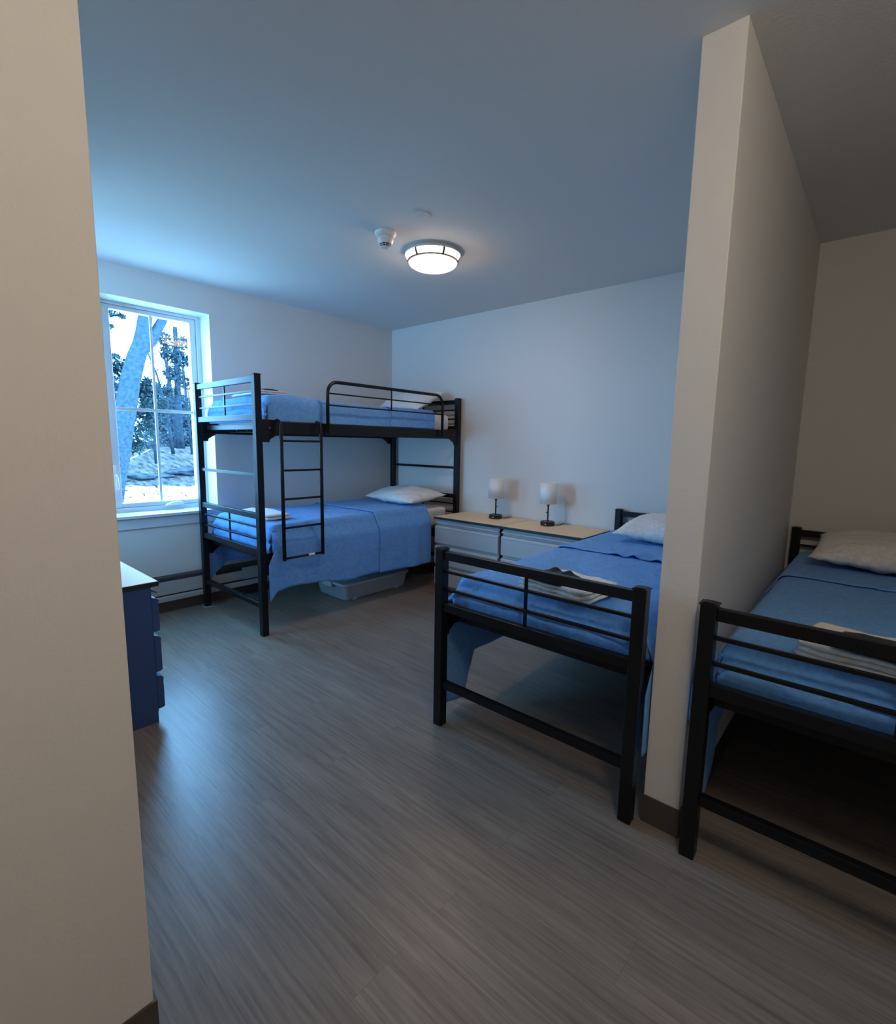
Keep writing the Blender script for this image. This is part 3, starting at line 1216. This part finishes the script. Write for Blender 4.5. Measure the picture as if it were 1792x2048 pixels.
bm = B()
lv = [(0.012, .000, .030), (0.0, .012, .035), (-.022, .135, .045)]
rings = []
for ins, z, r in lv + [(-.019, .135, .045), (.003, .014, .035)]:
    rings.append([bm.verts.new((px - .60, py + .90, z)) for px, py in rrect(tx0 + ins, tx1 - ins, ty0 + ins, ty1 - ins, r)])
for A_, B_ in zip(rings, rings[1:]):
    n = len(A_)
    for k in range(n):
        bm.faces.new((A_[k], A_[(k + 1) % n], B_[(k + 1) % n], B_[k]))
bm.faces.new(rings[0][::-1])
bm.faces.new(rings[-1])
obj('tote_body', bm, M_tote, tt, smooth=False)
bm = B()
rings = []
for ins, z, r in ((-.030, .130, .05), (-.036, .136, .05), (-.036, .148, .05), (-.028, .154, .05), (-.012, .154, .04), (-.004, .146, .04)):
    rings.append([bm.verts.new((px - .60, py + .90, z)) for px, py in rrect(tx0 + ins, tx1 - ins, ty0 + ins, ty1 - ins, r)])
for A_, B_ in zip(rings, rings[1:]):
    n = len(A_)
    for k in range(n):
        bm.faces.new((A_[k], A_[(k + 1) % n], B_[(k + 1) % n], B_[k]))
bm.faces.new(rings[-1])
ld = obj('tote_lid', bm, M_totelid, tt, smooth=False)
for yy in (ty0 - .052, ty1 + .020):
    bm = B()
    prism(bm, [(-.07, .118), (-.055, .148), (-.03, .163), (.03, .163), (.055, .148), (.07, .118), (.035, .112), (-.035, .112)], 'y', yy + .90, yy + .90 + .014)
    obj('latch', bm, M_totelid, tt, bevel=.003)
for yy in (ty0 + .07, ty1 - .13):
    bm = B()
    prism(bm, [(yy + .90, .0), (yy + .90 + .05, .0), (yy + .90 + .045, .022), (yy + .90 + .005, .022)], 'x', tx1 - .60 - .02, tx1 - .60 + .004)
    obj('wheel_housing', bm, M_totelid, tt, bevel=.003)

# ---------------------------------------------------------------- floor plate under the bunk's window-side post
bm = B()
prism(bm, [(BX - .012, BY - .02), (BX + .075, BY - .012), (BX + .085, BY + .06), (BX - .006, BY + .052)], 'z', 0, .0035)
tag(obj('leg_pad', bm, mat('grey_felt', (0.30, 0.28, 0.27), .9), None), 'thin grey pad under the bunk post nearest the window', 'pad')

# ---------------------------------------------------------------- ceiling lamp, detector, cover
FX, FY = 1.805, -1.30
fl = thing('ceiling_light', (FX, FY, H), 'round flush ceiling light with glowing white glass, lit', 'ceiling light')
bm = B(); lathe(bm, [(0, 0), (.146, 0), (.148, -.006), (.152, -.014), (.166, -.018), (.173, -.020), (.173, -.025), (.166, -.026), (0, -.024)], 0, 0, 64)
obj('ceiling_pan', bm, M_plasticw, fl, smooth=False)
bm = B(); lathe(bm, [(.169, -.026), (.167, -.034), (.151, -.058)], 0, 0, 64)
obj('glass_band', bm, M_glowband, fl, smooth=True)
bm = B()
lathe(bm, [(.151, -.054), (.1575, -.057), (.1575, -.063), (.150, -.066), (.148, -.062), (.151, -.054)], 0, 0, 64)
obj('trim_ring', bm, M_trimgrey, fl, smooth=False)
for k in range(6):
    a = math.radians(60 * k + 96)
    ca, sa = math.cos(a), math.sin(a)
    A0 = [(.1710, -.024), (.1720, -.036), (.1570, -.060), (.1500, -.057), (.1660, -.034), (.1660, -.024)]
    bm = B()
    F1 = [bm.verts.new((r_ * ca + .006 * sa, r_ * sa - .006 * ca, z_)) for r_, z_ in A0]
    F2 = [bm.verts.new((r_ * ca - .006 * sa, r_ * sa + .006 * ca, z_)) for r_, z_ in A0]
    n = len(A0)
    for i in range(n):
        bm.faces.new((F1[i], F1[(i + 1) % n], F2[(i + 1) % n], F2[i]))
    bm.faces.new(F1[::-1])
    bm.faces.new(F2)
    obj('trim_clip', bm, M_trimgrey, fl)
bm = B()
prof = [(.150, -.062)]
for k in range(1, 11):
    a = PI / 2 * k / 10
    prof.append((.150 * math.cos(a), -.062 - .046 * math.sin(a)))
lathe(bm, prof, 0, 0, 64)
obj('glass_dome', bm, M_glow, fl, smooth=True)

sd = thing('smoke_detector', (1.79, -1.675, H), 'white cone shaped smoke detector on the ceiling', 'smoke detector')
bm = B(); lathe(bm, [(0, 0), (.060, 0), (.062, -.006), (.058, -.014), (.046, -.022), (0, -.022)], 0, 0, 40)
obj('detector_base', bm, M_plasticw, sd, smooth=False)
bm = B(); lathe(bm, [(.038, -.022), (.045, -.026), (.046, -.036), (.043, -.050), (.036, -.060), (.034, -.062)], 0, 0, 40)
obj('detector_body', bm, M_plasticw, sd, smooth=True)
bm = B()
for (r0, z0) in ((.0345, -.0615), (.0305, -.0700), (.0260, -.0780)):
    lathe(bm, [(r0 + .001, z0 + .001), (r0 + .001, z0 - .0012), (r0 - .003, z0 - .0012), (r0 - .003, z0 + .001), (r0 + .001, z0 + .001)], 0, 0, 40)
for k in range(9):
    a = 2 * PI * k / 9
    for da in (-.05,):
        tube(bm, [(.0340 * math.cos(a), .0340 * math.sin(a), -.061), (.0300 * math.cos(a), .0300 * math.sin(a), -.070), (.0250 * math.cos(a), .0250 * math.sin(a), -.0785)], .0017, 6)
lathe(bm, [(0, -.085), (.016, -.085), (.021, -.082), (.0250, -.078)], 0, 0, 30)
obj('detector_grille', bm, M_plasticw, sd)
bm = B(); lathe(bm, [(.030, -.058), (.0275, -.068), (.0215, -.080), (0, -.080)], 0, 0, 30)
obj('detector_chamber', bm, M_heatdark, sd)
bm = B(); lathe(bm, [(0, H - .0055), (.052, H - .0055), (.056, H - .004), (.056, H), (0, H)], 2.09, -1.70, 48)
tag(obj('sprinkler_cover', bm, M_ceil, None), 'flat round cover plate on the ceiling beyond the smoke detector', 'cover plate')


# ---------------------------------------------------------------- outdoors
def gz(x, y):
    base = -.35
    t_ = min(1, max(0, (-8.2 - x) / 6.0))
    t_ = t_ * t_ * (3 - 2 * t_) * .35 + t_ * .65
    z = base + 1.28 * t_
    if x < -14:
        z += (-14 - x) * .004
    z += nz(x * .5, y * .5, 2) * .10 * min(1, max(0, (-8 - x) / 3)) + nz(x * 1.7, y * 1.7) * .04
    return z


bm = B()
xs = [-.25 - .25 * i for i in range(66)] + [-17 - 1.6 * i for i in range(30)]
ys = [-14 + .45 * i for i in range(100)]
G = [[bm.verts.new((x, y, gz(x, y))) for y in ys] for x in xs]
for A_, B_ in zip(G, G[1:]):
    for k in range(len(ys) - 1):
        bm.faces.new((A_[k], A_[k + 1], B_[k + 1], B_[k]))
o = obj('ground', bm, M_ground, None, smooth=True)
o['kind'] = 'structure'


def leaves(bm, c, rad, n, size, squash=1.0, rng=random):
    for _ in range(n):
        while True:
            p = Vector((rng.uniform(-1, 1), rng.uniform(-1, 1), rng.uniform(-1, 1)))
            if p.length < 1:
                break
        p = Vector((p.x * rad, p.y * rad, p.z * rad * squash)) + Vector(c)
        a = Vector((rng.uniform(-1, 1), rng.uniform(-1, 1), rng.uniform(-1, 1))).normalized()
        b = a.cross(Vector((rng.uniform(-1, 1), rng.uniform(-1, 1), rng.uniform(-1, 1)))).normalized()
        s_ = size * rng.uniform(.5, 1.3)
        bm.faces.new([bm.verts.new(p + q) for q in (a * s_, b * s_ * .45, -a * s_, -b * s_ * .45)])


def tree(x, paths, radii, clumps, label, group=None, leaf_m=M_leaf, bark_m=M_bark, twigs=0, leaf_n=160, leaf_size=.05):
    p0 = paths[0][0]
    t_ = thing('tree', (p0[0], p0[1], gz(p0[0], p0[1])), label, 'tree', group)
    off = -t_.location
    bm = B()
    for path, (ra, rb) in zip(paths, radii):
        n = len(path)
        tube(bm, path, [ra + (rb - ra) * i / (n - 1) for i in range(n)], 12)
    o_ = obj('trunk', bm, bark_m, t_, smooth=True); o_.location = off
    rng = random.Random(int(abs(p0[1]) * 1000) + 3)
    if twigs:
        bm = B()
        for k in range(twigs):
            path = rng.choice(paths)
            i = rng.randrange(len(path) - 1)
            p = Vector(path[i]).lerp(Vector(path[i + 1]), rng.random())
            d = Vector((rng.uniform(-.6, .6), rng.uniform(-1, 1), rng.uniform(-.1, .7))).normalized()
            l = rng.uniform(.3, 1.1)
            q = p + d * l * .5 + Vector((0, 0, rng.uniform(-.05, .1)))
            e = p + d * l + Vector((rng.uniform(-.1, .1), rng.uniform(-.1, .1), rng.uniform(-.1, .3)))
            tube(bm, [p, q, e], [.012, .008, .004], 5)
            for _ in range(2):
                d2 = Vector((rng.uniform(-1, 1), rng.uniform(-1, 1), rng.uniform(-.5, 1))).normalized()
                tube(bm, [q, q + d2 * l * .35], [.006, .003], 4)
        o_ = obj('branches', bm, bark_m, t_); o_.location = off
    if clumps:
        bm = B()
        for (c, rad, dens) in clumps:
            leaves(bm, c, rad, int(leaf_n * dens), leaf_size, .75, rng)
        o_ = obj('foliage', bm, leaf_m, t_); o_.location = off
    return t_


g0 = gz(-7, -.9)
tree(-7, [[(-7, -.98, g0 - .05), (-7, -.82, .45), (-7, -.685, 1.048), (-7, -.599, 1.476), (-7, -.508, 1.857), (-7, -.40, 2.40), (-7, -.262, 2.87), (-7, -.165, 3.119), (-7, -.112, 3.359), (-7, -.058, 3.676), (-7, -.02, 3.984), (-7, .1, 4.6)],
          [(-7, -.262, 2.87), (-7, -.12, 3.06), (-7, .02, 3.22), (-7, .133, 3.446), (-7, .245, 3.656), (-7, .384, 4.017), (-7, .6, 4.5)]],
     [(.24, .10), (.12, .07)],
     [((-7.3, -.55, 2.75), .24, 1.0), ((-7.2, -.60, 2.35), .22, 1.0), ((-7.2, -.50, 2.05), .16, .6), ((-7.3, -.40, 2.6), .2, .5), ((-6.9, -.75, 3.35), .12, .2),
      ((-7.2, -.02, 2.35), .22, .9), ((-7.2, .08, 2.05), .24, .9), ((-7.2, -.08, 1.85), .2, .6), ((-7.2, -.25, 1.45), .3, .9), ((-7.2, -.35, 1.15), .22, .6), ((-7.2, .25, 1.9), .2, .5), ((-7.2, -.15, 2.15), .15, .5)],
     'large leaning tree trunk with forked limbs nearest the window outside', leaf_n=330, leaf_size=.05)
tree(-5, [[(-5, -1.75, -.35), (-5, -1.6, 1.5), (-5, -1.45, 3.3), (-5, -1.35, 4.2)]], [(.07, .04)],
     [((-5, -1.16, 3.22), .10, .4), ((-5, -1.05, 3.17), .06, .2)], 'slim leafy tree at the upper left corner of the window view', leaf_n=200, leaf_size=.035)
tree(-15, [[(-15, 3.43, .8), (-15, 3.40, 1.65), (-15, 3.43, 2.70), (-15, 3.45, 3.74), (-15, 3.46, 5.2)]], [(.15, .07)],
     [((-15, 3.3, 4.35), .42, 1.0), ((-15, 3.6, 4.1), .35, .8), ((-15, 3.35, 3.6), .35, .8), ((-15, 3.7, 4.7), .3, .5), ((-15, 3.1, 3.0), .3, .5), ((-15, 3.75, 3.3), .3, .4), ((-15, 3.0, 4.75), .3, .5)],
     'straight pine tree standing at the right of the window view', leaf_n=300, leaf_size=.085, bark_m=M_barkthin, twigs=34)
tree(-13, [[(-13, 2.45, .85), (-13, 2.40, 1.45), (-13, 2.34, 2.15), (-13, 2.20, 2.82), (-13, 2.12, 3.26), (-13, 1.9, 3.9)]], [(.055, .02)], [],
     'thin bare tree leaning left in the middle of the window view', bark_m=M_barkthin, twigs=22)
tree(-13, [[(-13, 3.02, .85), (-13, 2.97, 1.78), (-13, 2.92, 2.57), (-13, 2.86, 3.58), (-13, 2.79, 4.1)]], [(.035, .015)], [],
     'very thin bare sapling close to the right edge of the window view', bark_m=M_barkthin, twigs=24)
tree(-18, [[(-18, 4.35, .8), (-18, 4.37, 1.9), (-18, 4.32, 3.1), (-18, 4.24, 3.7), (-18, 4.1, 4.8)]], [(.07, .03)], [],
     'thin bare tree standing beyond the straight pine', bark_m=M_barkthin, twigs=26)
tree(-12, [[(-12, 1.62, .6), (-12, 1.60, 1.6), (-12, 1.55, 2.4), (-12, 1.45, 3.1)]], [(.05, .02)],
     [((-12, 1.55, 2.2), .35, .8), ((-12, 1.4, 2.6), .25, .5), ((-12, 1.7, 1.8), .3, .5)],
     'small leafy tree in the middle of the window view', leaf_n=260, leaf_size=.075, bark_m=M_barkthin, twigs=26)
tree(-10, [[(-10, .10, .1), (-10, .14, .9), (-10, .22, 1.5), (-10, .40, 1.9)], [(-10, .12, .3), (-10, .0, 1.0), (-10, .02, 1.6)]], [(.07, .04), (.05, .03)],
     [((-10, .35, 1.85), .26, 1.0), ((-10, .1, 1.75), .24, .8), ((-10, .6, 1.95), .2, .5), ((-10, -.05, 1.4), .2, .4)],
     'dark evergreen shrub tree behind the large leaning trunk', leaf_n=330, leaf_size=.06, bark_m=M_barkthin)
# wood edge far behind: a belt of bare trees, each its own
rng = random.Random(21)
words_ = ['first', 'second', 'third', 'fourth', 'fifth', 'sixth', 'seventh', 'eighth', 'ninth']
for k, dr in enumerate((.256, .268, .349, .357, .366, .374, .383, .391, .400)):
    x = -22 - (k * 37 % 11)
    y = -3.654 + dr * (4.026 - x)
    z = gz(x, y)
    hgt = rng.uniform(3.4, 5.6)
    le = rng.uniform(-.4, .4)
    tree(x, [[(x, y, z - .05), (x, y + le * .3, z + hgt * .4), (x, y + le, z + hgt)]], [(.10, .03)],
         [((x, y + le * .2, z + .55), .75, 1.0), ((x, y + le * .3, z + 1.45), .70, .9), ((x, y + le * .5, z + 2.3), .55, .45)],
         words_[k] + ' bare tree from the left in the row of the far wood beyond the window', group='trees of the far wood', leaf_m=M_leaf2, bark_m=M_barkthin, twigs=18, leaf_n=330, leaf_size=.13)
for (x, y, lab) in ((-52, 11.0, 'leafy tree standing behind the left end of the pale house'), (-53, 15.2, 'leafy tree standing behind the right end of the pale house')):
    z = gz(x, y)
    tree(x, [[(x, y, z), (x, y, z + 5.5)]], [(.18, .05)], [((x, y, z + 1.5), 1.5, 1.0), ((x, y + .2, z + 3.4), 1.5, 1.0), ((x, y - .2, z + 5.0), 1.2, .6)],
         lab, leaf_m=M_leaf2, bark_m=M_barkthin, leaf_n=500, leaf_size=.26)
# undergrowth
for (x, y, r_, lab) in ((-15.6, 2.6, .45, 'low bare bush at the foot of the straight pine'), (-14.2, 2.30, .40, 'low bare bush in the middle of the wood edge'),
                        (-13.5, .95, .40, 'low dark bush behind the shrub tree')):
    t_ = thing('bush', (x, y, gz(x, y)), lab, 'bush')
    bm = B()
    for _ in range(40):
        a = random.uniform(0, 2 * PI)
        d = Vector((math.cos(a) * .6, math.sin(a) * .6, random.uniform(.5, 1.4)))
        tube(bm, [(0, 0, 0), d * r_ * .6, d * r_ * 1.1 + Vector((0, 0, random.uniform(-.1, .1)))], [.010, .006, .003], 4)
    obj('stems', bm, M_leaf2, t_)
    bm = B(); leaves(bm, (0, 0, r_ * .7), r_, 130, .04, .7)
    obj('foliage', bm, M_leaf2, t_)
# fallen pole
bm = B(); tube(bm, [(-12.0, .52, gz(-12.0, .52) + .01), (-12.05, 1.0, .76), (-12.1, 1.52, 1.02)], [.026, .022, .014], 8)
tag(obj('fallen_branch', bm, mat('dead_wood', (0.30, 0.26, 0.22), .9, spec=0.0), None, smooth=True), 'pale broken branch leaning up from the ground outside', 'branch')
# rocks on the bank
rr_ = [(-11.0, .25, .22), (-11.2, .98, .26), (-11.5, 2.22, .30), (-11.2, 1.62, .12), (-12.0, 3.05, .24)]
labs = ['dark rock at the left end of the bank outside', 'second dark rock from the left on the bank outside', 'largest dark rock in the middle of the bank outside',
        'smallest dark rock on the bank, between two larger ones', 'dark rock at the right end of the bank outside']
M_rock = mat('rock', (.030, .034, .040), .9, spec=0.0, var=(4, .5), bump=(8, .8, .05))
for (x, y, r_), lab in zip(rr_, labs):
    bm = B()
    bmesh.ops.create_icosphere(bm, subdivisions=4, radius=r_)
    for v in bm.verts:
        n = 1 + nz(v.co.x * 3 + x, v.co.y * 3 + y, v.co.z * 3) * .5 + nz(v.co.x * 9, v.co.y * 9, v.co.z * 9) * .12
        v.co = Vector((v.co.x * n, v.co.y * 1.5 * n, v.co.z * .42 * n))
    o = obj('rock', bm, M_rock, None, smooth=True)
    o.location = (x, y, gz(x, y) + .03)
    tag(o, lab, 'rock')
# pale house far away
hs = thing('house', (-45, 11.35, gz(-45, 11.35)), 'pale gabled house far away between the trees', 'building')
zb = 1.02 - hs.location.z
bm = B(); box(bm, -5, 0, -.70, .62, -.6, zb + .55)
prism(bm, [(-.70, zb + .55), (.62, zb + .55), (-.15, zb + .95)], 'x', -5, -.01)
obj('house_wall', bm, mat('pale_siding', (.62, .60, .56), .7), hs)
bm = B()
prism(bm, [(-.78, zb + .52), (-.15, zb + .97), (.70, zb + .52), (.70, zb + .58), (-.15, zb + 1.03), (-.78, zb + .58)], 'x', -5.1, .12)
obj('house_roof', bm, mat('pale_roof', (.45, .44, .42), .8), hs)
bm = B(); box(bm, .0, .03, -.30, -.22, zb + .1, zb + .75); box(bm, .0, .03, -.5, .35, zb + .46, zb + .50)
obj('house_trim', bm, M_barkthin, hs)
